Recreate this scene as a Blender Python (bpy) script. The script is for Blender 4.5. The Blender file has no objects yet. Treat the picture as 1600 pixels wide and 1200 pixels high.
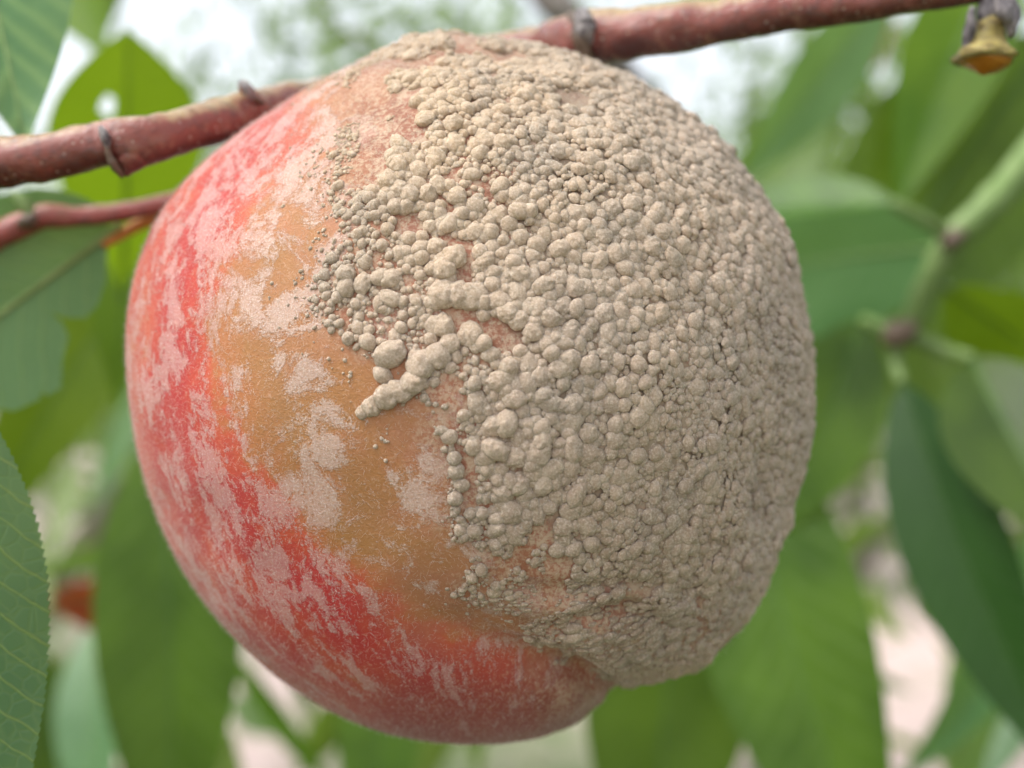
import bpy, math, random
import numpy as np
from mathutils import Vector, Matrix

random.seed(7)
rng = np.random.default_rng(7)
scene = bpy.context.scene
C = scene.collection

# ------------------------------------------------------------------ camera, sky, sun, exposure
EYE = 1.45                       # camera height above the ground (m)
FPX = 2084.0                     # focal length in pixels of the 1600 px wide photograph
cam_d = bpy.data.cameras.new('camera')
cam_d.sensor_width = 36.0
cam_d.lens = 36.0 * FPX / 1600.0
cam_d.clip_start = 0.005
cam_d.clip_end = 2000.0
cam_d.dof.use_dof = True
cam_d.dof.focus_distance = 0.1170
cam_d.dof.aperture_fstop = 17.0
cam = bpy.data.objects.new('camera', cam_d)
cam.location = (0, 0, EYE)
cam.rotation_euler = (math.radians(90), 0, 0)
C.objects.link(cam)
scene.camera = cam

SUN_EL, SUN_AZ = math.radians(58), math.radians(252)    # azimuth clockwise from +Y
world = bpy.data.worlds.new('World')
scene.world = world
world.use_nodes = True
wn = world.node_tree
sky = wn.nodes.new('ShaderNodeTexSky')
sky.sky_type = 'NISHITA'
sky.sun_disc = False
sky.sun_elevation = SUN_EL
sky.sun_rotation = SUN_AZ
sky.dust_density = 4.0
sky.air_density = 1.0
sky.ozone_density = 0.6
cloud = wn.nodes.new('ShaderNodeHueSaturation')          # thin even cloud: the whole sky is whitened alike
cloud.inputs['Saturation'].default_value = 0.3
wn.links.new(sky.outputs[0], cloud.inputs['Color'])
wn.links.new(cloud.outputs[0], wn.nodes['Background'].inputs['Color'])
wn.nodes['Background'].inputs['Strength'].default_value = 0.15
sun_d = bpy.data.lights.new('sun', 'SUN')
sun_d.energy = 1.15
sun_d.angle = math.radians(22)
sun_d.color = (1.0, 0.95, 0.88)
sun = bpy.data.objects.new('sun', sun_d)
sd = Vector((math.sin(SUN_AZ) * math.cos(SUN_EL), math.cos(SUN_AZ) * math.cos(SUN_EL), math.sin(SUN_EL)))
sun.rotation_euler = sd.to_track_quat('Z', 'Y').to_euler()
sun.location = (0, 0, 5)
C.objects.link(sun)

scene.view_settings.view_transform = 'Standard'
scene.view_settings.look = 'None'
scene.view_settings.gamma = 1.0
scene.view_settings.exposure = 1.3
scene.view_settings.use_curve_mapping = False
scene.render.engine = 'CYCLES'
scene.cycles.use_denoising = True
scene.cycles.max_bounces = 8
scene.cycles.transparent_max_bounces = 8

# ------------------------------------------------------------------ helpers
def at(x, y, z):
    """point seen at photo pixel (x, y) at depth z metres in front of the camera"""
    return Vector((z * (x - 800.0) / FPX, z, EYE - z * (y - 600.0) / FPX))

def project(P):
    z = P[:, 1]
    return np.stack([800.0 + FPX * P[:, 0] / z, 600.0 - FPX * (P[:, 2] - EYE) / z], 1)

def mesh_np(name, V, F, mat=None, smooth=True):
    V = np.asarray(V, np.float32)
    me = bpy.data.meshes.new(name)
    F = np.asarray(F, np.int32)
    n, k = F.shape
    me.vertices.add(len(V))
    me.vertices.foreach_set('co', V.ravel())
    me.loops.add(n * k)
    me.loops.foreach_set('vertex_index', F.ravel())
    me.polygons.add(n)
    me.polygons.foreach_set('loop_start', np.arange(0, n * k, k, dtype=np.int32))
    me.polygons.foreach_set('loop_total', np.full(n, k, np.int32))
    me.update(calc_edges=True)
    if smooth:
        me.polygons.foreach_set('use_smooth', np.ones(n, bool))
    if mat:
        me.materials.append(mat)
    me.validate()
    return me

def add_attr(me, name, arr):
    arr = np.asarray(arr, np.float32)
    if arr.ndim == 1:
        a = me.attributes.new(name, 'FLOAT', 'POINT')
        a.data.foreach_set('value', arr)
    else:
        a = me.attributes.new(name, 'FLOAT_VECTOR', 'POINT')
        a.data.foreach_set('vector', arr.ravel())

def link(name, data, parent=None, label=None, cat=None, group=None, kind=None, loc=None):
    o = bpy.data.objects.new(name, data)
    C.objects.link(o)
    if parent is not None:
        o.parent = parent
    if loc is not None:
        o.location = loc
    if label: o['label'] = label
    if cat: o['category'] = cat
    if group: o['group'] = group
    if kind: o['kind'] = kind
    return o

def hash3(i, j, k, seed):
    h = (i * 374761393 + j * 668265263 + k * 1274126177 + seed * 974711) & 0x7fffffff
    h = ((h ^ (h >> 13)) * 1274126177) & 0x7fffffff
    h = (h ^ (h >> 16)) & 0xffffff
    return h.astype(np.float64) / 0xffffff * 2 - 1

def vnoise(P, seed=0):
    P = np.asarray(P, np.float64)
    I = np.floor(P).astype(np.int64)
    f = P - I
    f = f * f * f * (f * (f * 6 - 15) + 10)
    out = 0
    for a in (0, 1):
        for b in (0, 1):
            for c in (0, 1):
                w = (f[:, 0] if a else 1 - f[:, 0]) * (f[:, 1] if b else 1 - f[:, 1]) * (f[:, 2] if c else 1 - f[:, 2])
                out = out + w * hash3(I[:, 0] + a, I[:, 1] + b, I[:, 2] + c, seed)
    return out

def fbm(P, octv=3, seed=0):
    s, a = 0, 1.0
    for o in range(octv):
        s = s + a * vnoise(P * 2.0 ** o + 17.3 * o, seed + o)
        a *= 0.5
    return s

def sstep(a, b, x):
    t = np.clip((x - a) / (b - a), 0, 1)
    return t * t * (3 - 2 * t)

def poly_dist(px, pts):
    """distance of pixels to a polyline and the running parameter 0..1 along it"""
    pts = np.asarray(pts, float)
    seg = np.linalg.norm(np.diff(pts, axis=0), axis=1)
    cum = np.concatenate([[0], np.cumsum(seg)]) / seg.sum()
    best = np.full(len(px), 1e9); bt = np.zeros(len(px)); side = np.zeros(len(px))
    for i in range(len(pts) - 1):
        a, b = pts[i], pts[i + 1]
        ab = b - a
        t = np.clip(((px - a) @ ab) / (ab @ ab), 0, 1)
        q = a + t[:, None] * ab
        d = np.linalg.norm(px - q, axis=1)
        m = d < best
        best = np.where(m, d, best)
        bt = np.where(m, cum[i] + t * (cum[i + 1] - cum[i]), bt)
        cr = ab[0] * (px[:, 1] - a[1]) - ab[1] * (px[:, 0] - a[0])
        side = np.where(m, np.sign(cr), side)
    return best, bt, side

def in_poly(px, poly):
    poly = np.asarray(poly, float)
    x, y = px[:, 0], px[:, 1]
    ins = np.zeros(len(px), bool)
    j = len(poly) - 1
    for i in range(len(poly)):
        xi, yi = poly[i]; xj, yj = poly[j]
        c = ((yi > y) != (yj > y)) & (x < (xj - xi) * (y - yi) / (yj - yi + 1e-12) + xi)
        ins ^= c
        j = i
    return ins

def signed_poly(px, poly):
    d, _, _ = poly_dist(px, list(poly) + [poly[0]])
    return np.where(in_poly(px, poly), d, -d)

class NT:
    """tiny node-tree writer"""
    def __init__(self, name):
        self.m = bpy.data.materials.new(name)
        self.m.use_nodes = True
        self.t = self.m.node_tree
        self.t.nodes.clear()
        self.out = self.t.nodes.new('ShaderNodeOutputMaterial')
    def n(self, typ, ins=None, **kw):
        nd = self.t.nodes.new('ShaderNode' + typ)
        for k, v in kw.items():
            setattr(nd, k, v)
        for k, v in (ins or {}).items():
            s = nd.inputs[k]
            if hasattr(v, 'is_output'):
                self.t.links.new(v, s)
            else:
                s.default_value = v
        return nd
    def math(self, op, a, b=0.0, c=None, clamp=False):
        ins = {0: a, 1: b}
        if c is not None: ins[2] = c
        return self.n('Math', ins, operation=op, use_clamp=clamp).outputs[0]
    def mix(self, f, a, b, typ='MIX'):
        nd = self.n('Mix', data_type='RGBA', blend_type=typ)
        for i, v in ((0, f), (6, a), (7, b)):
            if hasattr(v, 'is_output'): self.t.links.new(v, nd.inputs[i])
            else: nd.inputs[i].default_value = v if i == 0 else (*v, 1) if len(v) == 3 else v
        return nd.outputs[2]
    def ramp(self, f, stops):
        nd = self.n('ValToRGB', {0: f})
        cr = nd.color_ramp
        while len(cr.elements) < len(stops): cr.elements.new(0.5)
        for e, (p, c) in zip(cr.elements, stops):
            e.position = p
            e.color = (*c, 1) if not isinstance(c, (int, float)) else (c, c, c, 1)
        return nd.outputs[0]
    def noise(self, vec, scale, detail=3, rough=0.55, dist=0.0):
        return self.n('TexNoise', {'Vector': vec, 'Scale': scale, 'Detail': detail, 'Roughness': rough, 'Distortion': dist}).outputs[0]
    def attr(self, name, out='Fac'):
        return self.n('Attribute', attribute_name=name).outputs[out]
    def obj(self):
        return self.n('TexCoord').outputs['Object']
    def pos(self):
        return self.n('NewGeometry').outputs['Position']
    def bump(self, h, strength, dist, normal=None):
        ins = {'Height': h, 'Strength': strength, 'Distance': dist}
        if normal is not None: ins['Normal'] = normal
        return self.n('Bump', ins).outputs[0]
    def done(self, shader):
        self.t.links.new(shader, self.out.inputs[0])
        return self.m

def tube(pts, radii, ns=16, caps=True, lump=0.0, seed=0, lump_scale=200.0):
    """swept tube through pts; returns V, F(quads, with collapsed caps)"""
    pts = [Vector(p) for p in pts]
    n = len(pts)
    V, F = [], []
    up = Vector((0.13, 0.2, 1)).normalized()
    for i in range(n):
        t = (pts[min(i + 1, n - 1)] - pts[max(i - 1, 0)]).normalized()
        s = t.cross(up)
        if s.length < 1e-3: s = t.cross(Vector((1, 0, 0)))
        s.normalize(); u = s.cross(t).normalized()
        for k in range(ns):
            a = 2 * math.pi * k / ns
            V.append(pts[i] + (s * math.cos(a) + u * math.sin(a)) * radii[i])
    for i in range(n - 1):
        for k in range(ns):
            k2 = (k + 1) % ns
            F.append((i * ns + k, i * ns + k2, (i + 1) * ns + k2, (i + 1) * ns + k))
    V = np.array([tuple(v) for v in V])
    if lump:
        cen = np.repeat(np.array([tuple(p) for p in pts]), ns, 0)
        V = cen + (V - cen) * (1 + lump * fbm(V * lump_scale, 3, seed))[:, None]
    V = list(map(tuple, V))
    if caps:
        for i, d in ((0, 1), (n - 1, -1)):
            V.append(tuple(pts[i])); c = len(V) - 1
            for k in range(0, ns, 2):
                a, b, e = i * ns + k, i * ns + (k + 1) % ns, i * ns + (k + 2) % ns
                F.append((c, e, b, a) if d == 1 else (c, a, b, e))
    return np.array(V), np.array(F)

def smooth_path(ctrl, n):
    """Catmull-Rom through rows of (x, y, z, radius...)"""
    c = np.asarray(ctrl, float)
    c = np.vstack([2 * c[0] - c[1], c, 2 * c[-1] - c[-2]])
    out = []
    m = len(c) - 3
    for t in np.linspace(0, m - 1e-6, n):
        i = int(t); f = t - i
        p0, p1, p2, p3 = c[i], c[i + 1], c[i + 2], c[i + 3]
        out.append(0.5 * ((2 * p1) + (-p0 + p2) * f + (2 * p0 - 5 * p1 + 4 * p2 - p3) * f * f + (-p0 + 3 * p1 - 3 * p2 + p3) * f ** 3))
    return np.array(out)

def px_tube(ctrl, n=40, ns=16, **kw):
    """ctrl rows: photo x, photo y, depth m, radius in photo px at that depth"""
    p = smooth_path(ctrl, n)
    pts = [at(*r[:3]) for r in p]
    return tube(pts, [r[3] * r[2] / FPX for r in p], ns, **kw)

# ------------------------------------------------------------------ setting: ground
def mat_ground():
    m = NT('sandy_soil')
    p = m.pos()
    big = m.noise(p, 0.35, 4)
    fine = m.noise(p, 9.0, 5, 0.65)
    soil = m.ramp(fine, [(0.25, (0.36, 0.275, 0.26)), (0.75, (0.56, 0.46, 0.44))])
    weeds = m.mix(fine, (0.05, 0.10, 0.02), (0.12, 0.19, 0.06))
    c = m.mix(m.ramp(big, [(0.46, 0.0), (0.57, 0.85)]), soil, weeds)
    b = m.n('BsdfPrincipled', {'Base Color': c, 'Roughness': 0.95, 'Specular IOR Level': 0.2,
                               'Normal': m.bump(fine, 0.6, 0.03)})
    return m.done(b.outputs[0])

def build_ground():
    n = 120
    g = np.linspace(-1, 1, n)
    X, Y = np.meshgrid(np.sign(g) * np.abs(g) ** 3 * 600, np.sign(g) * np.abs(g) ** 3 * 600)
    P = np.stack([X.ravel(), Y.ravel(), np.zeros(n * n)], 1)
    P[:, 2] = 0.05 * fbm(P * np.array([0.5, 0.5, 1]), 3, 5)
    idx = np.arange(n * n).reshape(n, n)
    F = np.stack([idx[:-1, :-1], idx[:-1, 1:], idx[1:, 1:], idx[1:, :-1]], -1).reshape(-1, 4)
    link('ground', mesh_np('ground', P, F, mat_ground()), kind='structure',
         label='pale pinkish bare orchard soil seen blurred between the leaves')
build_ground()

# ------------------------------------------------------------------ background orchard trees
def mat_bark_grey():
    m = NT('grey_bark')
    p = m.obj()
    f = m.noise(p, 30.0, 5, 0.7)
    c = m.ramp(f, [(0.3, (0.10, 0.08, 0.07)), (0.7, (0.27, 0.24, 0.22))])
    b = m.n('BsdfPrincipled', {'Base Color': c, 'Roughness': 0.9, 'Normal': m.bump(f, 0.8, 0.01)})
    return m.done(b.outputs[0])
M_BARK = mat_bark_grey()

def mat_far_leaf():
    m = NT('tree_foliage')
    r = m.attr('tone')
    c = m.ramp(r, [(0.0, (0.030, 0.075, 0.010)), (0.5, (0.070, 0.145, 0.022)), (1.0, (0.13, 0.20, 0.035))])
    p = m.n('BsdfPrincipled', {'Base Color': c, 'Roughness': 0.45, 'Specular IOR Level': 0.5})
    tc = m.mix(0.5, c, (0.34, 0.50, 0.06))
    t = m.n('BsdfTranslucent', {'Color': tc})
    return m.done(m.n('MixShader', {0: 0.45, 1: p.outputs[0], 2: t.outputs[0]}).outputs[0])
M_FAR = mat_far_leaf()

def make_tree(seed, height, spread, nleaf):
    r = np.random.default_rng(seed)
    rr = random.Random(seed)
    VV, FF, off = [], [], 0
    tips = []
    fork = Vector((0, 0, 0.55 + 0.2 * rr.random()))
    V, F = tube([(0, 0, -0.05), (0.01, 0, 0.25), fork + Vector((0, 0, 0.05))], [0.10, 0.075, 0.07], 12, lump=0.08, seed=seed, lump_scale=12)
    VV.append(V); FF.append(F + off); off += len(V)
    nl = 5
    for i in range(nl):
        a = 2 * math.pi * (i + 0.5 * rr.random()) / nl
        p1 = fork + Vector((math.cos(a) * spread * .35, math.sin(a) * spread * .35, height * .28))
        p2 = fork + Vector((math.cos(a + .2) * spread * .7, math.sin(a + .2) * spread * .7, height * (.5 + .2 * rr.random())))
        V, F = tube([fork, (fork + p1) / 2 + Vector((0, 0, -.05)), p1, p2], [.05, .042, .032, .012], 8)
        VV.append(V); FF.append(F + off); off += len(V)
        tips += [p1, p2]
        for j in range(4):
            b = a + rr.uniform(-1.1, 1.1)
            s = p1.lerp(p2, rr.random())
            e = s + Vector((math.cos(b) * spread * rr.uniform(.2, .5), math.sin(b) * spread * rr.uniform(.2, .5), height * rr.uniform(-.05, .3)))
            V, F = tube([s, s.lerp(e, .5) + Vector((0, 0, .04)), e], [.016, .011, .005], 6)
            VV.append(V); FF.append(F + off); off += len(V)
            tips += [s.lerp(e, .5), e]
    trunk = mesh_np('tree_wood', np.vstack(VV), np.vstack(FF), M_BARK)
    T = np.array([tuple(t) for t in tips])
    cen = T[r.integers(0, len(T), nleaf)] + r.normal(0, 1, (nleaf, 3)) * np.array([.19, .19, .22]) * spread * .8
    cen[:, 2] = np.maximum(cen[:, 2], 0.35)
    L = r.uniform(.07, .13, nleaf); W = L * r.uniform(.2, .3, nleaf)
    d = r.normal(0, 1, (nleaf, 3)); d[:, 2] -= .7; d /= np.linalg.norm(d, axis=1)[:, None]
    s = np.cross(d, r.normal(0, 1, (nleaf, 3))); s /= np.linalg.norm(s, axis=1)[:, None]
    nrm = np.cross(d, s)
    prof = [(0, 0, 0), (.3, .5, .03), (.65, .42, .03), (1, 0, -.08)]
    V = np.zeros((nleaf, 8, 3))
    for k, (t, w, h) in enumerate(prof):
        base = cen + d * (L * t)[:, None] + nrm * (L * h)[:, None]
        V[:, k] = base + s * (W * w)[:, None] + nrm * (W * w * .3)[:, None]
        V[:, 4 + k] = base - s * (W * w)[:, None] + nrm * (W * w * .3)[:, None]
    F = np.array([(0, 1, 5, 4), (1, 2, 6, 5), (2, 3, 7, 6)])
    F = (F[None] + (np.arange(nleaf) * 8)[:, None, None]).reshape(-1, 4)
    crown = mesh_np('tree_crown', V.reshape(-1, 3), F, M_FAR)
    add_attr(crown, 'tone', np.repeat(np.clip(r.normal(.5, .25, nleaf), 0, 1), 8))
    return trunk, crown

TREE_KINDS = [make_tree(11, 2.25, 1.5, 6400), make_tree(23, 2.5, 1.6, 7000), make_tree(35, 1.9, 1.35, 5600)]
def place_tree(x, y, kind, rot, sc):
    root = link('peach_tree', None, label='blurred green orchard tree standing behind the fruit', cat='tree',
                group='orchard trees blurred in the background', loc=(x, y, 0))
    root.rotation_euler.z = rot
    root.scale = (sc, sc, sc)
    link('trunk', TREE_KINDS[kind][0], root)
    link('crown', TREE_KINDS[kind][1], root)
for x, y, k, rot, sc in [(-1.5, 3.6, 0, .3, .9), (.75, 3.9, 1, 1.9, .9), (2.3, 4.4, 2, .8, 1.0), (-4.4, 6.5, 1, 4.0, 1.1), (4.2, 6.8, 2, 2.2, 1.15),
                         (-.6, 9.5, 2, 5.0, 1.2), (2.6, 10.0, 0, .9, 1.2), (-3.3, 11.5, 0, 2.8, 1.25), (6.8, 12.0, 1, 3.3, 1.2),
                         (0.8, 15.0, 1, 1.2, 1.3), (-6.5, 15.5, 2, .4, 1.4), (4.2, 17.0, 2, 5.5, 1.4), (-2.2, 19.0, 1, 2.0, 1.4)]:
    place_tree(x, y, k, rot, sc)

def build_bearing_tree():
    """the tree the fruit hangs on: trunk and limbs off to the left, crown round the view, its unseen leaves added for shade"""
    O = Vector((-.80, .35, 0))
    root = link('peach_tree', None, label='leafy peach tree that bears the mouldy fruit, with unseen leaves added to shade it', cat='tree', loc=O)
    def limb(pts, rad, n=24):
        p = smooth_path([tuple(a) + (b,) for a, b in zip(pts, rad)], n)
        return tube([Vector(q[:3]) - O for q in p], [q[3] for q in p], 12, lump=.08, seed=3, lump_scale=20)
    V, F = limb([(-.80, .35, -.06), (-.79, .35, .3), (-.74, .33, .62), (-.70, .32, .72)], [.085, .066, .056, .05])
    link('trunk', mesh_np('trunk', V, F, M_BARK), root)
    ends = [((-.70, .32, .70), (-.52, .26, 1.15), (-.33, .215, 1.42), tuple(at(-1100, 520, .19)), (.042, .022, .010, .0048)),
            ((-.70, .32, .70), (-.15, .12, 1.02), (.30, .12, 1.25), tuple(at(1850, -80, .3165)), (.040, .024, .012, .0036)),
            ((-.70, .32, .70), (-.85, .75, 1.3), (-.80, 1.0, 1.8), (-.7, 1.2, 2.2), (.038, .026, .016, .008)),
            ((-.70, .32, .70), (-1.0, 0, 1.2), (-1.1, -.2, 1.7), (-1.1, -.3, 2.2), (.038, .026, .016, .008))]
    for e in ends:
        V, F = limb(e[:4], e[4])
        link('limb', mesh_np('limb', V, F, M_BARK), root)
    r = np.random.default_rng(91)
    n = 60000
    c = r.uniform(-1, 1, (n, 3)); c = c[(c ** 2).sum(1) < 1]
    c = c * np.array([.95, .85, .80]) + np.array([-.1, .32, 1.10])
    x, y, z = c[:, 0], c[:, 1], c[:, 2]
    inside = (y > -.05) & (np.abs(x) < .10 + .40 * np.maximum(y, 0)) & (np.abs(z - EYE) < .085 + .31 * np.maximum(y, 0))
    ok = np.where(inside, (y > .50) & (r.random(len(c)) < np.where(z > EYE + .02, .07, .07) * np.where(y < .62, .5, 1)), (z < 1.52) | (r.random(len(c)) < .22))
    ok &= ~((y < .02) & (z > 1.30)) & (z > .42) & ~((np.abs(x) < .25) & (y < 0.02))
    c = c[ok][:8500]  # leaves outside the view are added to shade the fruit from below
    nl = len(c)
    L = r.uniform(.08, .135, nl); W = L * r.uniform(.22, .30, nl)
    d = r.normal(0, 1, (nl, 3)); d[:, 2] -= .8; d /= np.linalg.norm(d, axis=1)[:, None]
    s = np.cross(d, r.normal(0, 1, (nl, 3))); s /= np.linalg.norm(s, axis=1)[:, None]
    nr = np.cross(d, s)
    V = np.zeros((nl, 18, 3))
    prof = [(0, .02), (.12, .30), (.3, .48), (.5, .46), (.75, .28), (1, .01)]
    for k, (t, w) in enumerate(prof):
        base = c + d * (L * t)[:, None] - nr * (L * .12 * t * t)[:, None]
        up = nr * (W * w * .35)[:, None]
        V[:, 3 * k] = base + s * (W * w)[:, None] + up
        V[:, 3 * k + 1] = base
        V[:, 3 * k + 2] = base - s * (W * w)[:, None] + up
    f = []
    for k in range(5):
        f += [(3 * k, 3 * k + 3, 3 * k + 4, 3 * k + 1), (3 * k + 1, 3 * k + 4, 3 * k + 5, 3 * k + 2)]
    F = (np.array(f)[None] + (np.arange(nl) * 18)[:, None, None]).reshape(-1, 4)
    me = mesh_np('crown', V.reshape(-1, 3) - np.array(O), F, M_FAR)
    add_attr(me, 'tone', np.repeat(np.clip(r.normal(.45, .33, nl), 0, 1), 18))
    link('crown', me, root)
build_bearing_tree()

# ------------------------------------------------------------------ leaves
def mat_leaf(name, col, col2, vein, vein_amt, trans, trans_col, rough=0.42, spec=0.5, nveins=15.0, vein_w=0.10, mottle=0.5, bumpy=0.5):
    m = NT(name)
    uv = m.n('UVMap').outputs[0]
    sep = m.n('SeparateXYZ', {0: uv})
    u, v = sep.outputs[0], sep.outputs[1]
    av = m.math('ABSOLUTE', m.math('SUBTRACT', v, 0.5))            # 0 at midrib .. 0.5 at margin
    o = m.obj()
    nz = m.noise(o, 160.0, 3)
    ph = m.math('SUBTRACT', m.math('MULTIPLY', u, nveins), m.math('MULTIPLY', m.math('POWER', av, 0.85), 4.6))
    ph = m.math('ADD', ph, m.math('MULTIPLY', m.math('SUBTRACT', nz, 0.5), 0.7))
    side = m.math('GREATER_THAN', v, 0.5)
    ph = m.math('ADD', ph, m.math('MULTIPLY', side, 0.43))
    fr = m.math('ABSOLUTE', m.math('SUBTRACT', m.math('FRACT', ph), 0.5))
    line = m.ramp(fr, [(0.0, 1.0), (vein_w, 0.0)])
    vor = m.n('TexVoronoi', {'Vector': o, 'Scale': 620.0}, feature='DISTANCE_TO_EDGE').outputs[0]
    net = m.ramp(vor, [(0.0, 1.0), (0.12, 0.0)])
    mot = m.noise(o, 75.0, 4, 0.6)
    big = m.ramp(m.noise(o, 34.0, 3), [(0.32, 0.0), (0.68, 1.0)])
    rnd = m.n('ObjectInfo').outputs['Random']
    f = m.math('ADD', m.math('MULTIPLY', m.math('SUBTRACT', mot, 0.5), mottle * 2.0), m.math('MULTIPLY', big, 0.9), clamp=True)
    c = m.mix(f, col, col2)
    c = m.mix(m.math('MULTIPLY', net, 0.18 * vein_amt), c, vein)
    c = m.mix(m.math('MULTIPLY', line, vein_amt), c, vein)
    c = m.n('HueSaturation', {'Color': c, 'Hue': m.math('ADD', 0.49, m.math('MULTIPLY', rnd, 0.02)),
                              'Value': m.math('ADD', 0.72, m.math('MULTIPLY', rnd, 0.5))}).outputs[0]
    h = m.math('SUBTRACT', m.math('MULTIPLY', mot, 0.5), m.math('ADD', line, m.math('MULTIPLY', net, 0.3)))
    nm = m.bump(h, bumpy, 0.00018)
    p = m.n('BsdfPrincipled', {'Base Color': c, 'Roughness': rough, 'Specular IOR Level': spec, 'Normal': nm})
    tc = m.mix(0.55, c, trans_col)
    t = m.n('BsdfTranslucent', {'Color': tc, 'Normal': nm})
    return m.done(m.n('MixShader', {0: trans, 1: p.outputs[0], 2: t.outputs[0]}).outputs[0])

YG = (0.34, 0.52, 0.01)
ML = {
    'sheen':  mat_leaf('leaf_bluish_sheen', (0.085, 0.205, 0.085), (0.135, 0.275, 0.125), (0.27, 0.40, 0.18), .45, .30, YG, .34, .5),
    'pale':   mat_leaf('leaf_pale_mottled', (0.095, 0.215, 0.095), (0.155, 0.280, 0.125), (0.30, 0.44, 0.16), .42, .30, YG, .38, .5, 9.0, .34, .35),
    'near':   mat_leaf('leaf_near_serrate', (0.060, 0.160, 0.075), (0.140, 0.260, 0.085), (0.32, 0.45, 0.14), .6, .28, YG, .36, .45, 16.0, .07, .5),
    'mid':    mat_leaf('leaf_mid_green', (0.022, 0.070, 0.004), (0.100, 0.195, 0.018), (0.17, 0.27, 0.07), .3, .40, YG, .42, .45),
    'bright': mat_leaf('leaf_backlit', (0.075, 0.165, 0.006), (0.135, 0.235, 0.012), (0.22, 0.33, 0.05), .25, .55, (0.36, 0.52, 0.01), .45, .35),
    'dark':   mat_leaf('leaf_dark_green', (0.012, 0.046, 0.005), (0.024, 0.070, 0.010), (0.05, 0.10, 0.03), .3, .16, (0.10, 0.22, 0.01), .45, .35),
    'red':    mat_leaf('leaf_withered_red', (0.26, 0.045, 0.018), (0.36, 0.085, 0.030), (0.45, 0.20, 0.06), .3, .40, (0.7, 0.12, 0.03), .5, .3),
}
def mat_plain(name, c1, c2, scale, rough=0.5, bumpd=0.0003, spec=0.4, sss=0.0):
    m = NT(name)
    o = m.obj()
    f = m.noise(o, scale, 4, 0.6)
    c = m.ramp(f, [(0.3, c1), (0.7, c2)])
    b = m.n('BsdfPrincipled', {'Base Color': c, 'Roughness': rough, 'Specular IOR Level': spec, 'Normal': m.bump(f, 0.5, bumpd)})
    if sss:
        b.inputs['Subsurface Weight'].default_value = sss
        b.inputs['Subsurface Radius'].default_value = (.002, .001, .0005)
        b.inputs['Subsurface Scale'].default_value = 0.5
    return m.done(b.outputs[0])
M_RIB = mat_plain('pale_midrib', (0.17, 0.27, 0.08), (0.26, 0.37, 0.14), 300)
M_RIBD = mat_plain('green_midrib', (0.06, 0.13, 0.02), (0.10, 0.19, 0.04), 300)
M_RIBK = mat_plain('dark_midrib', (0.025, 0.065, 0.012), (0.04, 0.09, 0.02), 300)
M_STEM = mat_plain('green_shoot_bark', (0.12, 0.20, 0.05), (0.20, 0.28, 0.10), 300)
M_NODE = mat_plain('brown_node_bark', (0.07, 0.045, 0.03), (0.16, 0.11, 0.08), 500)
M_PET_OR = mat_plain('orange_petiole', (0.42, 0.15, 0.03), (0.55, 0.25, 0.06), 400)

CAMP = Vector((0, 0, EYE))
def leaf_mesh(B, T, width, mat, roll=0.0, arch=0.0, bend=0.0, fold=0.18, wave=0.0, serr=0.0, teeth=55, cut=None, hole=None,
              peak=0.42, nt=48, nw=7, seed=0, wfreq=7.0):
    B, T = Vector(B), Vector(T)
    L = (T - B).length
    a = (T - B).normalized()
    view = (CAMP - (B + T) / 2).normalized()
    n = (view - a * view.dot(a)).normalized()
    n = Matrix.Rotation(roll, 3, a) @ n
    s = a.cross(n)
    t = np.linspace(0, 1, nt)
    e = math.log(0.5) / math.log(peak)
    w = np.sin(np.pi * t ** e) ** 0.85 * (1 - 0.25 * t ** 3)
    w = np.maximum(w, 0.012) * width / 2
    v = np.linspace(-1, 1, 2 * nw + 1)
    Tt, Vv = np.meshgrid(t, v, indexing='ij')
    ww = np.repeat(w[:, None], len(v), 1)
    if serr:
        tooth = ((t * teeth) % 1.0)
        ww = ww * (1 - serr * tooth[:, None] * np.abs(Vv) ** 6)
    an = np.array(a); sn = np.array(s); nn = np.array(n)
    arc = 4 * Tt * (1 - Tt)
    P = (np.array(B) + an * (L * Tt)[..., None] + sn * (ww * Vv + bend * L * arc)[..., None]
         + nn * (arch * L * arc + fold * np.abs(Vv) * ww + wave * width * np.sin(Tt * wfreq * 2 + seed + (Vv > 0) * 1.7) * np.abs(Vv) ** 1.5)[..., None])
    nv = len(v)
    idx = np.arange(nt * nv).reshape(nt, nv)
    F = np.stack([idx[:-1, :-1], idx[1:, :-1], idx[1:, 1:], idx[:-1, 1:]], -1).reshape(-1, 4)
    if cut:
        F = F[~in_poly(project(P.reshape(-1, 3)[F].mean(1)), cut)]
    if hole:
        tc = Tt.ravel()[F].mean(1); vc = Vv.ravel()[F].mean(1)
        h = ((tc - hole[0]) / hole[2]) ** 2 + ((vc - hole[1]) / hole[3]) ** 2 < 1
        F = F[~h]
    me = mesh_np('leaf_blade', P.reshape(-1, 3), F, mat)
    uvl = me.uv_layers.new(name='UVMap')
    li = np.zeros(len(me.loops), np.int32); me.loops.foreach_get('vertex_index', li)
    # width as fraction of the unbitten leaf keeps the veins running straight
    uvs = np.stack([Tt.ravel(), (Vv * ww / (width / 2) * 0.5 + 0.5).ravel()], 1)[li]
    uvl.data.foreach_set('uv', uvs.astype(np.float32).ravel())
    mid = P[:, nw]
    return me, mid, nn

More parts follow.
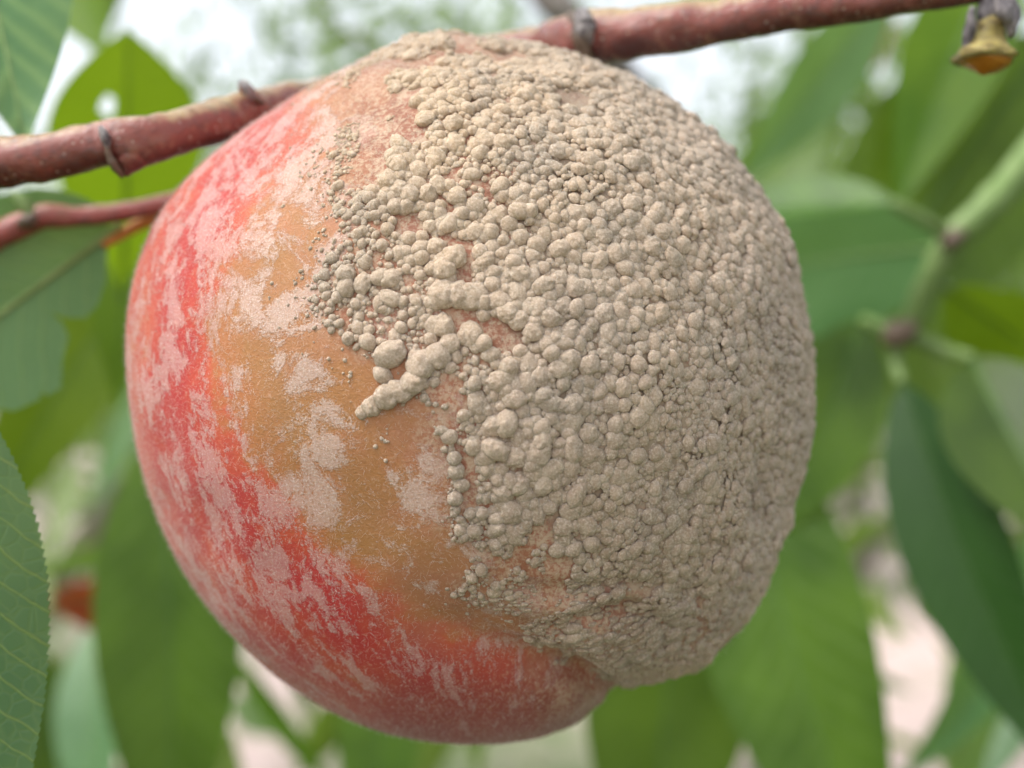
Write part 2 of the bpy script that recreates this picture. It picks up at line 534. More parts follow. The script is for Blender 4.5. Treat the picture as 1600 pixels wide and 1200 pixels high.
def leaf_parts(root, parts_parent, spec, rib_mat=None, blade_name='blade'):
    """adds blade (> midrib) and optional petiole under parts_parent, in world space"""
    b, tp, wpx, mk = spec['b'], spec['t'], spec['w'], spec['m']
    B, T = at(*b), at(*tp)
    zm = (b[2] + tp[2]) / 2
    kw = {k: spec[k] for k in ('roll', 'arch', 'bend', 'fold', 'wave', 'serr', 'teeth', 'cut', 'hole', 'peak', 'nt', 'nw', 'seed', 'wfreq') if k in spec}
    me, mid, nn = leaf_mesh(B, T, wpx * zm / FPX, ML[mk], **kw)
    off = parts_parent.matrix_world.translation if False else Vector(parts_parent['origin']) if 'origin' in parts_parent else Vector((0, 0, 0))
    me.transform(Matrix.Translation(-off))
    blade = link(blade_name, me, parts_parent)
    k = mid[::3]
    rad = np.linspace(1, 0.22, len(k)) * spec.get('rib', 0.00045)
    V, F = tube([Vector(p) - off for p in k], rad, 8)
    link('midrib', mesh_np('midrib', V, F, rib_mat or (M_RIBK if mk == 'dark' else M_RIBD if mk in ('dark', 'mid', 'bright') else M_RIB)), blade)
    if 'pet' in spec:
        V, F = px_tube(spec['pet'], 14, 10)
        link('petiole', mesh_np('petiole', V - np.array(off), F, spec.get('pmat', M_STEM)), blade if blade_name == 'leaf' else parts_parent)
    return blade

def back(p):
    """the leaves behind the fruit stand further off the deeper they are"""
    return (p[0], p[1], p[2] if p[2] < .2 else .2 + (p[2] - .2) * 1.9 + .05)
def leaf_thing(label, **spec):
    spec['b'], spec['t'] = back(spec['b']), back(spec['t'])
    B = at(*spec['b'])
    root = link('peach_leaf', None, label=label, cat='leaf', loc=B)
    root['origin'] = tuple(B)
    leaf_parts(root, root, spec)
    del root['origin']
    return root

# --- single leaves on the left, by their look
leaf_thing('pale mottled green leaf with broad yellowish veins above the thick end of the branch', b=(-75, -260, .175), t=(40, 228, .160), w=270, m='pale', roll=-.25,
           arch=.03, fold=.10, wave=.02, nt=60, seed=1)
leaf_thing('olive backlit leaf with a small round hole standing behind the branch', b=(190, 470, .215), t=(198, 46, .205), w=255, m='bright', roll=.2,
           hole=(.735, -.26, .034, .09), fold=.12, arch=.03, nt=110, nw=22, peak=.66, seed=2)
leaf_thing('bluish green leaf with fine toothed margin beside the lower skin of the fruit', b=(-95, 560, .128), t=(-10, 1420, .125), w=258, m='near',
           serr=.05, teeth=62, nt=320, nw=9, fold=.10, arch=.02, roll=-.15, wave=.012, peak=.45, seed=3)
leaf_thing('narrow glowing yellow-green leaf slanting under the insect-bitten leaf', b=(250, 400, .25), t=(-30, 860, .25), w=165, m='bright', roll=.4, arch=.05, bend=.03, seed=4)
leaf_thing('dark narrow leaf tucked between the bitten leaf and the fruit', b=(215, 300, .235), t=(185, 640, .24), w=120, m='mid', roll=.6, arch=.03, seed=5)
leaf_thing('pale blue-green leaf lying level beyond the toothed leaf', b=(360, 800, .33), t=(30, 890, .34), w=85, m='sheen', roll=-.9, arch=.04, seed=6)
leaf_thing('deep green broad leaf hanging straight down behind the red skin', b=(250, 680, .24), t=(265, 1400, .23), w=235, m='mid', roll=.25, arch=.03, bend=-.02, fold=.12, seed=7)
leaf_thing('withered red-brown curled leaf low behind the deep green broad leaf', b=(80, 930, .33), t=(260, 1010, .34), w=95, m='red', roll=.4, bend=-.14, fold=.3, seed=8)
leaf_thing('grey-green leaf drooping below the withered red leaf', b=(150, 980, .32), t=(150, 1330, .30), w=120, m='sheen', roll=.5, arch=.04, seed=9)
leaf_thing('small dark leaf in the shadow under the withered red leaf', b=(60, 1010, .34), t=(105, 1300, .33), w=80, m='mid', roll=-.5, seed=10)
leaf_thing('olive leaf above the holed leaf at the sky gap', b=(60, -160, .34), t=(170, 95, .32), w=150, m='bright', roll=.5, seed=12)
leaf_thing('dark leaf edge over the bright sky gap behind the holed leaf', b=(190, -190, .36), t=(165, 60, .36), w=80, m='mid', roll=.3, seed=13)
leaf_thing('grey-green leaf far beyond the narrow glowing leaf', b=(260, 560, .5), t=(140, 800, .5), w=80, m='sheen', roll=.9, seed=14)
leaf_thing('slender green leaf slanting under the lowest red skin', b=(350, 1010, .36), t=(540, 1260, .34), w=50, m='mid', roll=.7, seed=15)
leaf_thing('dark green leaf hanging under the lowest bulge of the fruit', b=(600, 1020, .30), t=(585, 1350, .29), w=135, m='mid', roll=.2, seed=16)
leaf_thing('broad green leaf hanging under the cleft of the fruit', b=(1060, 850, .27), t=(1010, 1430, .26), w=265, m='mid', roll=-.15, fold=.1, arch=.02, seed=17)
leaf_thing('large mid-green leaf hanging below the mouldy side', b=(1150, 650, .245), t=(1400, 1480, .225), w=275, m='mid', roll=.2, arch=.03, fold=.14, bend=.02, seed=18)
leaf_thing('narrow grey-green leaf crossing toward the large hanging leaf', b=(1640, 800, .30), t=(1395, 1230, .29), w=110, m='sheen', roll=-.55, arch=.05, bend=-.05, seed=19)
leaf_thing('green leaf hanging beyond the very dark pointed leaf', b=(1600, 860, .32), t=(1490, 1330, .31), w=150, m='mid', roll=.5, seed=20)
leaf_thing('pale leaf tip below the very dark pointed leaf', b=(1680, 1000, .30), t=(1520, 1260, .29), w=80, m='sheen', roll=.8, seed=21)
# --- upper right
leaf_thing('bright yellow-green leaf beside the yellow bell-shaped husk', b=(1560, -90, .265), t=(1400, 330, .25), w=165, m='bright', roll=.15, arch=.02, seed=22)
leaf_thing('large dull green leaf with a pale slanting midrib behind the shoot', b=(1640, 60, .262), t=(1255, 600, .25), w=330, m='mid', roll=-.1, fold=.16, arch=-.02, rib=.0009, seed=23)
leaf_thing('soft grey-green slanting leaf under the thin end of the branch', b=(1390, -20, .36), t=(1150, 290, .36), w=125, m='sheen', roll=-.35, fold=.2, seed=24)
leaf_thing('green leaf close behind the mouldy shoulder under the branch', b=(1290, 190, .42), t=(1120, 420, .42), w=120, m='mid', roll=.6, seed=25)
leaf_thing('faint brownish-red leaf tip hanging under the branch', b=(1372, -20, .40), t=(1368, 110, .40), w=55, m='red', roll=.4, seed=26)

# ------------------------------------------------------------------ leafy shoot on the right
def build_shoot():
    O = at(1410, 520, .2975)
    root = link('leafy_shoot', None, label='pale green leafy shoot with brown nodes beside the mouldy side', cat='shoot', loc=O)
    root['origin'] = tuple(O)
    V, F = px_tube([back(q[:3]) + (q[3],) for q in [(1850, -80, .235, 30), (1700, 120, .23, 27), (1600, 258, .225, 25), (1540, 325, .222, 23), (1490, 372, .222, 23),
                    (1455, 430, .223, 20), (1430, 490, .225, 20), (1408, 525, .226, 17)]], 50, 14, lump=.10, seed=3, lump_scale=300)
    link('stem', mesh_np('stem', V - np.array(O), F, M_STEM), root)
    for (x, y, r, z) in ((1489, 374, 15, .2195), (1404, 522, 21, .2235)):
        z = back((x, y, z))[2]
        V, F = px_tube([(x - r * 1.2, y + r * .7, z, r * .3), (x - r * .4, y + r * .2, z - .001, r), (x + r * .4, y - r * .3, z - .001, r * .9), (x + r * 1.2, y - r * .8, z, r * .4)], 14, 12, lump=.3, seed=int(x), lump_scale=500)
        link('node', mesh_np('node', V - np.array(O), F, M_NODE), root)
    specs = [
        dict(b=(1395, 318, .218), t=(1080, 345, .235), w=120, m='mid', roll=1.05, arch=.02, fold=.35, seed=31,
             pet=[(1488, 372, .222, 12), (1445, 345, .219, 11), (1395, 318, .218, 9)]),
        dict(b=(1475, 385, .235), t=(1010, 470, .25), w=245, m='sheen', roll=-.25, arch=-.03, fold=.1, bend=.02, seed=32,
             pet=[(1490, 376, .224, 10), (1475, 385, .235, 8)]),
        dict(b=(1350, 500, .235), t=(1180, 860, .24), w=175, m='mid', roll=.25, arch=.03, bend=-.04, seed=33,
             pet=[(1405, 522, .226, 12), (1375, 510, .230, 11), (1350, 500, .235, 9)]),
        dict(b=(1520, 560, .22), t=(1720, 900, .20), w=215, m='mid', roll=-.3, arch=.03, bend=.03, seed=34,
             pet=[(1412, 522, .226, 13), (1470, 545, .224, 12), (1520, 560, .22, 10)]),
        dict(b=(1410, 600, .222), t=(1680, 1240, .205), w=185, m='dark', roll=.35, arch=.03, bend=.015, fold=.22, seed=35,
             pet=[(1404, 526, .226, 11), (1400, 565, .224, 10), (1410, 600, .222, 8)]),
        dict(b=(1480, 450, .24), t=(1760, 640, .25), w=190, m='mid', roll=.5, arch=.02, seed=36,
             pet=[(1450, 440, .223, 10), (1480, 450, .24, 8)]),
    ]
    for s in specs:
        s['b'], s['t'] = back(s['b']), back(s['t'])
        s['pet'] = [back(q[:3]) + (q[3],) for q in s['pet']]
        leaf_parts(root, root, s, blade_name='leaf')
    del root['origin']
build_shoot()

# grey out-of-focus branch behind
def build_back_branch():
    O = at(880, 30, .40)
    V, F = px_tube([(640, -520, .42, 34), (780, -160, .41, 30), (850, -20, .40, 28), (900, 40, .40, 26), (985, 130, .41, 24), (1060, 210, .42, 20), (1110, 300, .43, 14)], 40, 12, lump=.1, seed=9, lump_scale=150)
    root = link('grey_branch', mesh_np('grey_branch', V - np.array(O), F, M_BARK), label='blurred grey branch slanting behind the top of the fruit', cat='branch', loc=O)
build_back_branch()

# ------------------------------------------------------------------ fruiting branch
def mat_twig(name, top, side, under, scale=1.0):
    m = NT(name)
    o = m.obj()
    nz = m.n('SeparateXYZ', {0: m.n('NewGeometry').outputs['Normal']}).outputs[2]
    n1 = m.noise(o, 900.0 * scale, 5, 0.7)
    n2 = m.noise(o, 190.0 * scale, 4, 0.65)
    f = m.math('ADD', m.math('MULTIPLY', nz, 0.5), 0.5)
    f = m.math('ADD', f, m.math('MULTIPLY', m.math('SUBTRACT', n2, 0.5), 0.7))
    # palest where the bark faces up, red on the sides, darkest facing down
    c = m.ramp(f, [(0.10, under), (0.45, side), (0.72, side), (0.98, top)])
    c = m.mix(m.ramp(n1, [(0.48, 0.0), (0.68, 0.6)]), c, (0.075, 0.05, 0.05))
    c = m.mix(m.ramp(m.noise(o, 420.0 * scale, 4, 0.7), [(0.52, 0.0), (0.72, 0.6)]), c, (0.30, 0.15, 0.10))
    w = m.n('TexVoronoi', {'Vector': o, 'Scale': 900.0 * scale}).outputs[0]
    c = m.mix(m.ramp(w, [(0.0, 0.75), (0.20, 0.0)]), c, (0.46, 0.38, 0.33))
    h = m.math('ADD', n1, m.math('MULTIPLY', w, 0.3))
    b = m.n('BsdfPrincipled', {'Base Color': c, 'Roughness': 0.27, 'Specular IOR Level': 0.65, 'Normal': m.bump(h, 0.6, 0.0004)})
    return m.done(b.outputs[0])
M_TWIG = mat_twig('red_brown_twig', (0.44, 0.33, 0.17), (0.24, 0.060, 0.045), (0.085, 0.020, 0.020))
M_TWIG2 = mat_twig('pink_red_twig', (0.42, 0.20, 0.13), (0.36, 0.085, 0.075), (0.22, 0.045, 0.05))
M_SCAR = mat_plain('grey_scar_bark', (0.05, 0.04, 0.045), (0.36, 0.33, 0.33), 1100, .8, .0008)
M_YEL = mat_plain('yellow_husk', (0.15, 0.11, 0.06), (0.42, 0.35, 0.11), 800, .5, .0004, sss=.2)
M_GREYH = mat_plain('grey_husk_scale', (0.05, 0.045, 0.055), (0.30, 0.27, 0.28), 900, .7, .0006)
M_GUM = mat_plain('amber_gum', (0.34, 0.12, 0.01), (0.46, 0.20, 0.03), 300, .2, .0002, .6, sss=.4)

def build_branch():
    O = at(905, 58, .155)
    root = link('fruiting_branch', None, label='red-brown peach branch with grey bud scars holding the fruit', cat='branch', loc=O)
    On = np.array(O)
    ctrl = [(-1100, 520, .19, 56), (-500, 370, .165, 51), (-150, 288, .142, 45), (0, 255, .139, 40), (100, 240, .139, 36), (165, 225, .139, 37),
            (200, 221, .139, 40), (250, 213, .140, 36), (320, 197, .144, 35), (375, 180, .149, 33), (430, 162, .155, 29), (520, 146, .166, 27), (640, 120, .170, 28),
            (760, 88, .169, 32), (850, 72, .165, 33), (893, 62, .158, 40), (925, 58, .154, 44), (975, 52, .151, 39), (1080, 40, .148, 37), (1200, 20, .146, 35),
            (1350, 2, .145, 31), (1500, -20, .145, 28), (1600, -40, .145, 27), (1800, -70, .150, 24), (2300, -190, .175, 18)]
    V, F = px_tube(ctrl, 300, 28, lump=.10, seed=4, lump_scale=330)
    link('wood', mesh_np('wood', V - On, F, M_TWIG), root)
    # bud spur pointing down at the left node
    def blob(name, ctrl, mat, lump=.25, seed=1, n=18, ns=14, sc=700):
        V, F = px_tube(ctrl, n, ns, lump=lump, seed=seed, lump_scale=sc)
        return link(name, mesh_np(name, V - On, F, mat), root)
    blob('bud_spur', [(228, 204, .1398, 34), (213, 228, .1392, 33), (200, 252, .1386, 24), (193, 274, .1384, 7)], M_TWIG, .12, 2)
    blob('bud_scar', [(157, 198, .1364, 3), (162, 209, .1360, 7), (166, 219, .1360, 7), (169, 230, .1362, 4)], M_SCAR, .35, 3)
    blob('leaf_scar', [(168, 228, .1362, 3), (171, 243, .1364, 5), (179, 260, .1368, 6), (192, 276, .1376, 4)], M_NODE, .4, 4)
    blob('bud_spur', [(404, 172, .1500, 24), (390, 150, .1488, 17), (381, 134, .1482, 10), (378, 127, .1480, 5)], M_TWIG, .15, 5)
    blob('bud_scar', [(375, 128, .1474, 4), (382, 134, .1466, 7), (389, 145, .1466, 7), (396, 153, .1472, 4)], M_SCAR, .35, 6)
    blob('leaf_scar', [(392, 146, .1468, 4), (402, 156, .1476, 5), (414, 163, .1490, 3)], M_NODE, .4, 9)
    blob('bud_scar', [(908, 22, .1515, 10), (914, 34, .1502, 16), (914, 48, .1500, 17), (918, 58, .1502, 12), (924, 68, .1506, 6)], M_SCAR, .4, 7, 22, 16)
    blob('bark_ring', [(892, 22, .1545, 8), (905, 40, .1512, 12), (908, 62, .1505, 13), (916, 84, .1512, 11), (932, 98, .1535, 7)], M_NODE, .3, 8)
build_branch()

def build_twig():
    O = at(60, 338, .172)
    root = link('side_twig', None, label='thin pinkish-red twig below the branch carrying a bitten leaf', cat='twig', loc=O)
    root['origin'] = tuple(O)
    On = np.array(O)
    ctrl = [(-700, 640, .19, 26), (-300, 480, .18, 24), (-60, 398, .173, 21), (0, 368, .172, 20), (45, 346, .172, 20), (70, 338, .172, 19), (130, 338, .173, 16),
            (200, 330, .174, 15), (260, 318, .176, 15), (340, 296, .180, 14), (480, 240, .186, 12), (620, 180, .186, 10), (720, 110, .178, 8)]
    V, F = px_tube(ctrl, 120, 16, lump=.08, seed=14, lump_scale=320)
    link('stem', mesh_np('stem', V - On, F, M_TWIG2), root)
    V, F = px_tube([(30, 352, .170, 5), (40, 346, .169, 12), (48, 342, .1688, 12), (56, 338, .1695, 5)], 12, 12, lump=.3, seed=5, lump_scale=600)
    link('node', mesh_np('node', V - On, F, M_NODE), root)
    V, F = px_tube([(55, 345, .171, 7), (40, 322, .171, 12), (28, 308, .171, 9), (18, 300, .171, 3)], 14, 12, lump=.15, seed=6, lump_scale=600)
    link('bud', mesh_np('bud', V - On, F, M_STEM), root)
    leaf_parts(root, root, dict(b=(188, 352, .176), t=(-330, 740, .172), w=300, m='sheen', roll=.1, fold=.12, arch=.02, nt=260, nw=40, peak=.30, seed=40, rib=.0006,
               cut=[(260, 300), (174, 330), (168, 380), (165, 440), (152, 478), (135, 497), (100, 496), (78, 489), (98, 504), (108, 528), (98, 562), (95, 606), (74, 621), (65, 611), (59, 636), (30, 644), (0, 638), (-40, 690), (260, 800)],
               pet=[(246, 340, .178, 11), (215, 352, .177, 10), (160, 384, .1755, 7)], pmat=M_PET_OR), blade_name='leaf')
    del root['origin']
build_twig()

def build_husk():
    O = at(1545, 0, .145)
    root = link('dried_husk', None, label='yellow bell-shaped dried husk with grey scales and amber gum tip under the branch', cat='husk', loc=O)
    On = np.array(O)
    z = .145
    V, F = px_tube([(1552, -45, z, 14), (1550, -10, z, 20), (1546, 18, z, 22), (1545, 36, z, 20)], 16, 18, lump=.2, seed=2, lump_scale=500)
    link('stalk', mesh_np('stalk', V - On, F, M_GREYH), root)
    V, F = px_tube([(1546, 26, z, 20), (1546, 38, z, 25), (1545, 55, z, 25), (1543, 70, z, 31), (1542, 82, z, 43), (1541, 90, z, 49), (1541, 94, z, 46), (1541, 95, z, 38)], 34, 24, lump=.22, seed=4, lump_scale=420)
    link('bell', mesh_np('bell', V - On, F, M_YEL), root)
    V, F = px_tube([(1541, 92, z, 42), (1541, 99, z, 38), (1540, 107, z, 26), (1539, 114, z, 12), (1539, 117, z, 3)], 18, 18, lump=.12, seed=6, lump_scale=400)
    link('gum_tip', mesh_np('gum_tip', V - On, F, M_GUM), root)
    for k, ctrl in enumerate([[(1575, -10, z - .002, 7), (1582, 20, z - .002, 13), (1580, 45, z - .002, 10), (1578, 60, z - .001, 3)],
                              [(1520, 10, z - .002, 5), (1516, 40, z - .0015, 10), (1512, 65, z - .001, 8), (1504, 85, z - .001, 3)],
                              [(1558, -5, z - .003, 6), (1566, 14, z - .003, 14), (1572, 26, z - .003, 10), (1580, 36, z - .002, 4)]]):
        V, F = px_tube(ctrl, 14, 12, lump=.3, seed=10 + k, lump_scale=600)
        link('scale', mesh_np('scale', V - On, F, M_GREYH), root)
build_husk()

# ------------------------------------------------------------------ the peach
CPX, ZC, R0 = (735.0, 605.0), 0.1490, 0.0370
CEN = np.array(at(CPX[0], CPX[1], ZC))
eF = (np.array((0, 0, EYE)) - CEN); eF /= np.linalg.norm(eF)
eR = np.cross(eF, np.array((0, 0, 1.0))); eR = -eR / np.linalg.norm(eR)
if eR[0] < 0: eR = -eR
eU = np.cross(eR, -eF); eU /= np.linalg.norm(eU)
if eU[2] < 0: eU = -eU
OUT = np.array([(690, 52), (640, 64), (560, 97), (500, 127), (430, 170), (350, 226), (290, 280), (245, 340), (215, 412), (199, 490), (197, 570), (205, 650), (222, 735),
                (252, 822), (302, 917), (370, 1000), (440, 1063), (520, 1113), (600, 1145), (680, 1160), (760, 1163), (840, 1153), (900, 1131), (938, 1098), (957, 1072),
                (1000, 1067), (1060, 1055), (1110, 1030), (1150, 990), (1182, 940), (1214, 860), (1238, 790), (1256, 720), (1268, 640), (1266, 560), (1254, 480),
                (1235, 400), (1205, 332), (1165, 270), (1115, 212), (1055, 167), (995, 130), (925, 103), (850, 78), (790, 70), (740, 58)], float)
_po = np.arctan2(-(OUT[:, 1] - CPX[1]), OUT[:, 0] - CPX[0])
_pr = np.hypot(OUT[:, 0] - CPX[0], OUT[:, 1] - CPX[1])
_k = np.argsort(_po); _po, _pr = _po[_k], _pr[_k]
PSI = np.linspace(-math.pi, math.pi, 721)[:-1]
TARGET = np.interp(PSI, np.r_[_po[-1] - 2 * math.pi, _po, _po[0] + 2 * math.pi], np.r_[_pr[-1], _pr, _pr[0]])
def lowpass(a, k):
    f = np.fft.rfft(a); f[k + 1:] = 0
    return np.fft.irfft(f, len(a))
TARGET = lowpass(TARGET, 60)
Sfull = TARGET / FPX * ZC * 1.0
DEPTH = R0 * 0.98

def interp_psi(arr, psi):
    f = (psi + math.pi) / (2 * math.pi) * 720
    i = np.floor(f).astype(int); w = f - i
    return arr[i % 720] * (1 - w) + arr[(i + 1) % 720] * w

def base_surf(d):
    ca = np.clip(d @ eF, -1, 1); x = d @ eR; y = d @ eU
    sa = np.sqrt(np.maximum(1 - ca * ca, 1e-12))
    al = np.arccos(ca); psi = np.arctan2(y, x)
    S0 = interp_psi(lowpass(Sfull, 3), psi)
    S1 = interp_psi(Sfull, psi)
    b = sstep(math.radians(32), math.radians(70), al) * (1 - sstep(math.radians(105), math.radians(150), al))
    S = S0 + (S1 - S0) * b
    ring = S * sa
    return CEN + eR * (ring * np.cos(psi))[:, None] + eU * (ring * np.sin(psi))[:, None] + eF * (DEPTH * ca)[:, None]

SUTURE = [(985, 1100), (950, 1072), (900, 1058), (845, 1042), (780, 1012), (700, 965), (610, 890)]
CAVITY = [(600, 92), (680, 92), (770, 90), (850, 98), (900, 108)]
def surf(d):
    P = base_surf(d)
    px = project(P)
    front = sstep(-0.35, 0.1, d @ eF)
    n = P - CEN; n /= np.linalg.norm(n, axis=1)[:, None]
    h = 0.00045 * fbm((P - CEN) * 90, 2, 3)
    ds, ts, sd = poly_dist(px, SUTURE)
    w = 20 + 50 * ts
    h = h - front * 0.0042 * (.35 + .65 * sstep(.02, .22, ts)) * (1 - ts) ** 1.1 * np.exp(-(ds / w) ** 2)
    # the lobe above the suture swells forward, the one below falls back
    fade = np.exp(-(ds / 150) ** 2) * (1 - ts) * sstep(0, 1, ds / 20)
    h = h + front * fade * np.where(sd > 0, 0.0009, -0.0011) * (px[:, 0] < 1150)
    dc, tc, _ = poly_dist(px, CAVITY)
    h = h - front * 0.0016 * np.exp(-(dc / 20) ** 2) * np.sin(np.pi * np.clip(tc, .02, .98)) ** .5
    # shrivelled hollows on the mouldy flank
    g = np.exp(-((px[:, 0] - 1192) / 42) ** 2 - ((px[:, 1] - 770) / 170) ** 2)
    h = h - front * 0.0016 * g * (1 + 0.6 * vnoise((P - CEN) * 260, 8))
    g2 = np.exp(-((px[:, 0] - 955) / 130) ** 2 - ((px[:, 1] - 955) / 60) ** 2)
    h = h - front * g2 * 0.0006 * (1 + np.sin(px[:, 1] / 9.0 + 3 * vnoise((P - CEN) * 150, 4)))
    g3 = np.exp(-((px[:, 0] - 890) / 60) ** 2 - ((px[:, 1] - 165) / 40) ** 2)
    h = h - front * g3 * 0.0008
    return P + n * h[:, None]

for it in range(7):          # fit the outline seen in perspective to the photograph's outline
    al = np.radians(np.linspace(50, 110, 61))
    A, P_ = np.meshgrid(al, PSI, indexing='ij')
    d = eF * np.cos(A).ravel()[:, None] + (eR * np.cos(P_).ravel()[:, None] + eU * np.sin(P_).ravel()[:, None]) * np.sin(A).ravel()[:, None]
    q = project(surf(d))
    r = np.hypot(q[:, 0] - CPX[0], q[:, 1] - CPX[1]).reshape(A.shape).max(0)
    Sfull = Sfull * lowpass(TARGET / r, 60)

def surf_n(d):
    ax = np.where(np.abs(d[:, 2:3]) < 0.9, np.array([[0, 0, 1.0]]), np.array([[1.0, 0, 0]]))
    t1 = np.cross(d, ax); t1 /= np.linalg.norm(t1, axis=1)[:, None]
    t2 = np.cross(d, t1)
    e = 0.006
    P = surf(d)
    def nz(v): return v / np.linalg.norm(v, axis=1)[:, None]
    a = surf(nz(d + e * t1)) - surf(nz(d - e * t1)); b = surf(nz(d + e * t2)) - surf(nz(d - e * t2))
    n = np.cross(a, b); n /= np.linalg.norm(n, axis=1)[:, None]
    s = np.sign(np.sum(n * (P - CEN), 1)); n *= s[:, None]
    return P, n

# mould region, photo pixels on the front of the fruit; carries on past the right limb
DENSE = [(612, 20), (590, 100), (570, 150), (560, 215), (545, 260), (570, 320), (600, 360), (620, 400), (640, 450), (690, 470), (700, 520), (740, 545), (720, 600),
         (690, 640), (690, 700), (698, 760), (712, 810), (750, 850), (800, 872), (850, 900), (850, 960), (870, 1012), (930, 1048), (1000, 1075), (1090, 1068), (1180, 1030), (1420, 1000),
         (1420, 300), (1200, 0)]
SPARSE = [(600, 10), (560, 90), (530, 140), (522, 230), (510, 300), (540, 370), (490, 430), (480, 480), (520, 520), (560, 560), (640, 560), (665, 640), (640, 690), (690, 730), (690, 820), (740, 880),
          (700, 930), (800, 960), (850, 1030), (940, 1060), (1000, 1085), (1100, 1080), (1200, 1040), (1420, 1000), (1420, 300), (1200, 0)]
def mould_mask(px):
    return signed_poly(px, DENSE), signed_poly(px, SPARSE)

def rand_dirs(n, amax):
    ca = 1 - rng.random(n) * (1 - math.cos(amax))
    ps = rng.random(n) * 2 * math.pi
    sa = np.sqrt(1 - ca * ca)
    return eF * ca[:, None] + (eR * np.cos(ps)[:, None] + eU * np.sin(ps)[:, None]) * sa[:, None]

SPINE = [(420, 200), (350, 285), (300, 380), (270, 500), (290, 620), (330, 740), (420, 850), (500, 925), (590, 1010), (680, 1040), (800, 1060), (900, 1090)]

def mat_skin():
    m = NT('fuzzy_peach_skin')
    o = m.obj()
    red, rot, deep, mer = m.attr('red'), m.attr('rot'), m.attr('deep'), m.attr('mer', 'Vector')
    n_big = m.noise(o, 90.0, 3, 0.6)
    n_mid = m.noise(o, 330.0, 4, 0.65)
    n_fine = m.noise(o, 2300.0, 3, 0.7)
    n_hair = m.noise(o, 5200.0, 2, 0.8)
    streak = m.noise(mer, 9.5, 6, 0.70, 0.35)
    # ground colour: ochre to red
    rr = m.math('ADD', red, m.math('MULTIPLY', m.math('SUBTRACT', n_big, 0.5), 0.9))
    rr = m.math('ADD', rr, m.math('MULTIPLY', m.math('SUBTRACT', n_mid, 0.5), 0.75))
    base = m.ramp(rr, [(0.05, (0.34, 0.150, 0.036)), (0.38, (0.42, 0.135, 0.036)), (0.55, (0.50, 0.062, 0.026)), (0.85, (0.44, 0.022, 0.026))])
    brown = m.math('MULTIPLY', m.attr('halo'), m.ramp(m.math('ADD', m.noise(o, 120.0, 4, 0.65), m.math('MULTIPLY', n_mid, 0.5)), [(0.60, 0.25), (0.90, 1.0)]))
    base = m.mix(brown, base, (0.36, 0.135, 0.075))
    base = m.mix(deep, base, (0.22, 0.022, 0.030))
    # thin bloom of down everywhere on the ripe side
    bloom = m.math('MULTIPLY', m.math('ADD', m.noise(o, 60.0, 3), m.math('MULTIPLY', n_mid, 0.6)), m.ramp(n_hair, [(0.30, 0.25), (0.65, 0.75)]))
    base = m.mix(m.math('MULTIPLY', bloom, m.math('SUBTRACT', 0.50, m.math('MULTIPLY', red, 0.36))), base, (0.48, 0.31, 0.22))
    # fuzz patches: whole down still standing, pale, with ragged edges
    p1 = m.math('ADD', m.noise(o, 210.0, 6, 0.70, 0.4), m.math('MULTIPLY', m.math('SUBTRACT', n_hair, 0.5), 0.16))
    p2 = m.math('ADD', m.math('MULTIPLY', streak, 0.62), m.math('MULTIPLY', m.noise(mer, 36.0, 5, 0.75, 0.6), 0.38))
    p2 = m.math('ADD', m.math('MULTIPLY', m.math('SUBTRACT', p2, 0.5), 1.7), 0.5)
    p2 = m.math('ADD', p2, m.math('MULTIPLY', m.math('SUBTRACT', n_hair, 0.5), 0.22))
    pm = m.math('ADD', m.math('MULTIPLY', p1, m.math('SUBTRACT', 1.0, red)), m.math('MULTIPLY', p2, red))
    th = m.ramp(m.math('ADD', pm, m.attr('down')), [(0.520, 0.0), (0.582, 1.0)])
    down_col = m.mix(red, (0.53, 0.40, 0.345), (0.54, 0.315, 0.30))
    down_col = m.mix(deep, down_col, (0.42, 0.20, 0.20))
    spk = m.ramp(n_hair, [(0.35, 0.55), (0.68, 1.0)])
    base = m.mix(m.math('MULTIPLY', th, m.math('MULTIPLY', spk, m.math('SUBTRACT', 0.95, m.math('MULTIPLY', red, 0.15)))), base, down_col)
    base = m.mix(m.math('MULTIPLY', th, m.ramp(n_hair, [(0.60, 0.0), (0.70, 0.6)])), base, (0.74, 0.63, 0.60))
    # loose hairs everywhere
    hair = m.ramp(n_fine, [(0.56, 0.0), (0.70, 0.42)])
    base = m.mix(hair, base, (0.60, 0.40, 0.29))
    # rot: brown flesh under the mould, dusted with spores
    rotc = m.ramp(n_mid, [(0.3, (0.23, 0.085, 0.052)), (0.7, (0.36, 0.155, 0.10))])
    dust = m.ramp(m.math('ADD', n_fine, m.math('MULTIPLY', n_mid, 0.4)), [(0.62, 0.0), (0.80, 0.8)])
    rotc = m.mix(dust, rotc, (0.50, 0.40, 0.29))
    base = m.mix(m.math('MULTIPLY', rot, 0.92), base, rotc)
    base = m.mix(m.math('MULTIPLY', m.attr('crust'), m.ramp(n_mid, [(0.25, 0.45), (0.6, 0.95)])), base, (0.33, 0.265, 0.195))
    h = m.math('ADD', m.math('MULTIPLY', n_fine, 0.7), m.math('MULTIPLY', th, 0.5))
    h = m.math('ADD', h, m.math('MULTIPLY', n_hair, 0.5))
    b = m.n('BsdfPrincipled', {'Base Color': base, 'Roughness': 0.62, 'Specular IOR Level': 0.25, 'Sheen Weight': 0.3, 'Sheen Roughness': 0.35,
                               'Sheen Tint': (1, 0.93, 0.88, 1), 'Subsurface Weight': 0.12, 'Subsurface Radius': (0.0022, 0.0009, 0.0004), 'Subsurface Scale': 0.6,
                               'Normal': m.bump(h, 0.55, 0.00022)})
    return m.done(b.outputs[0])

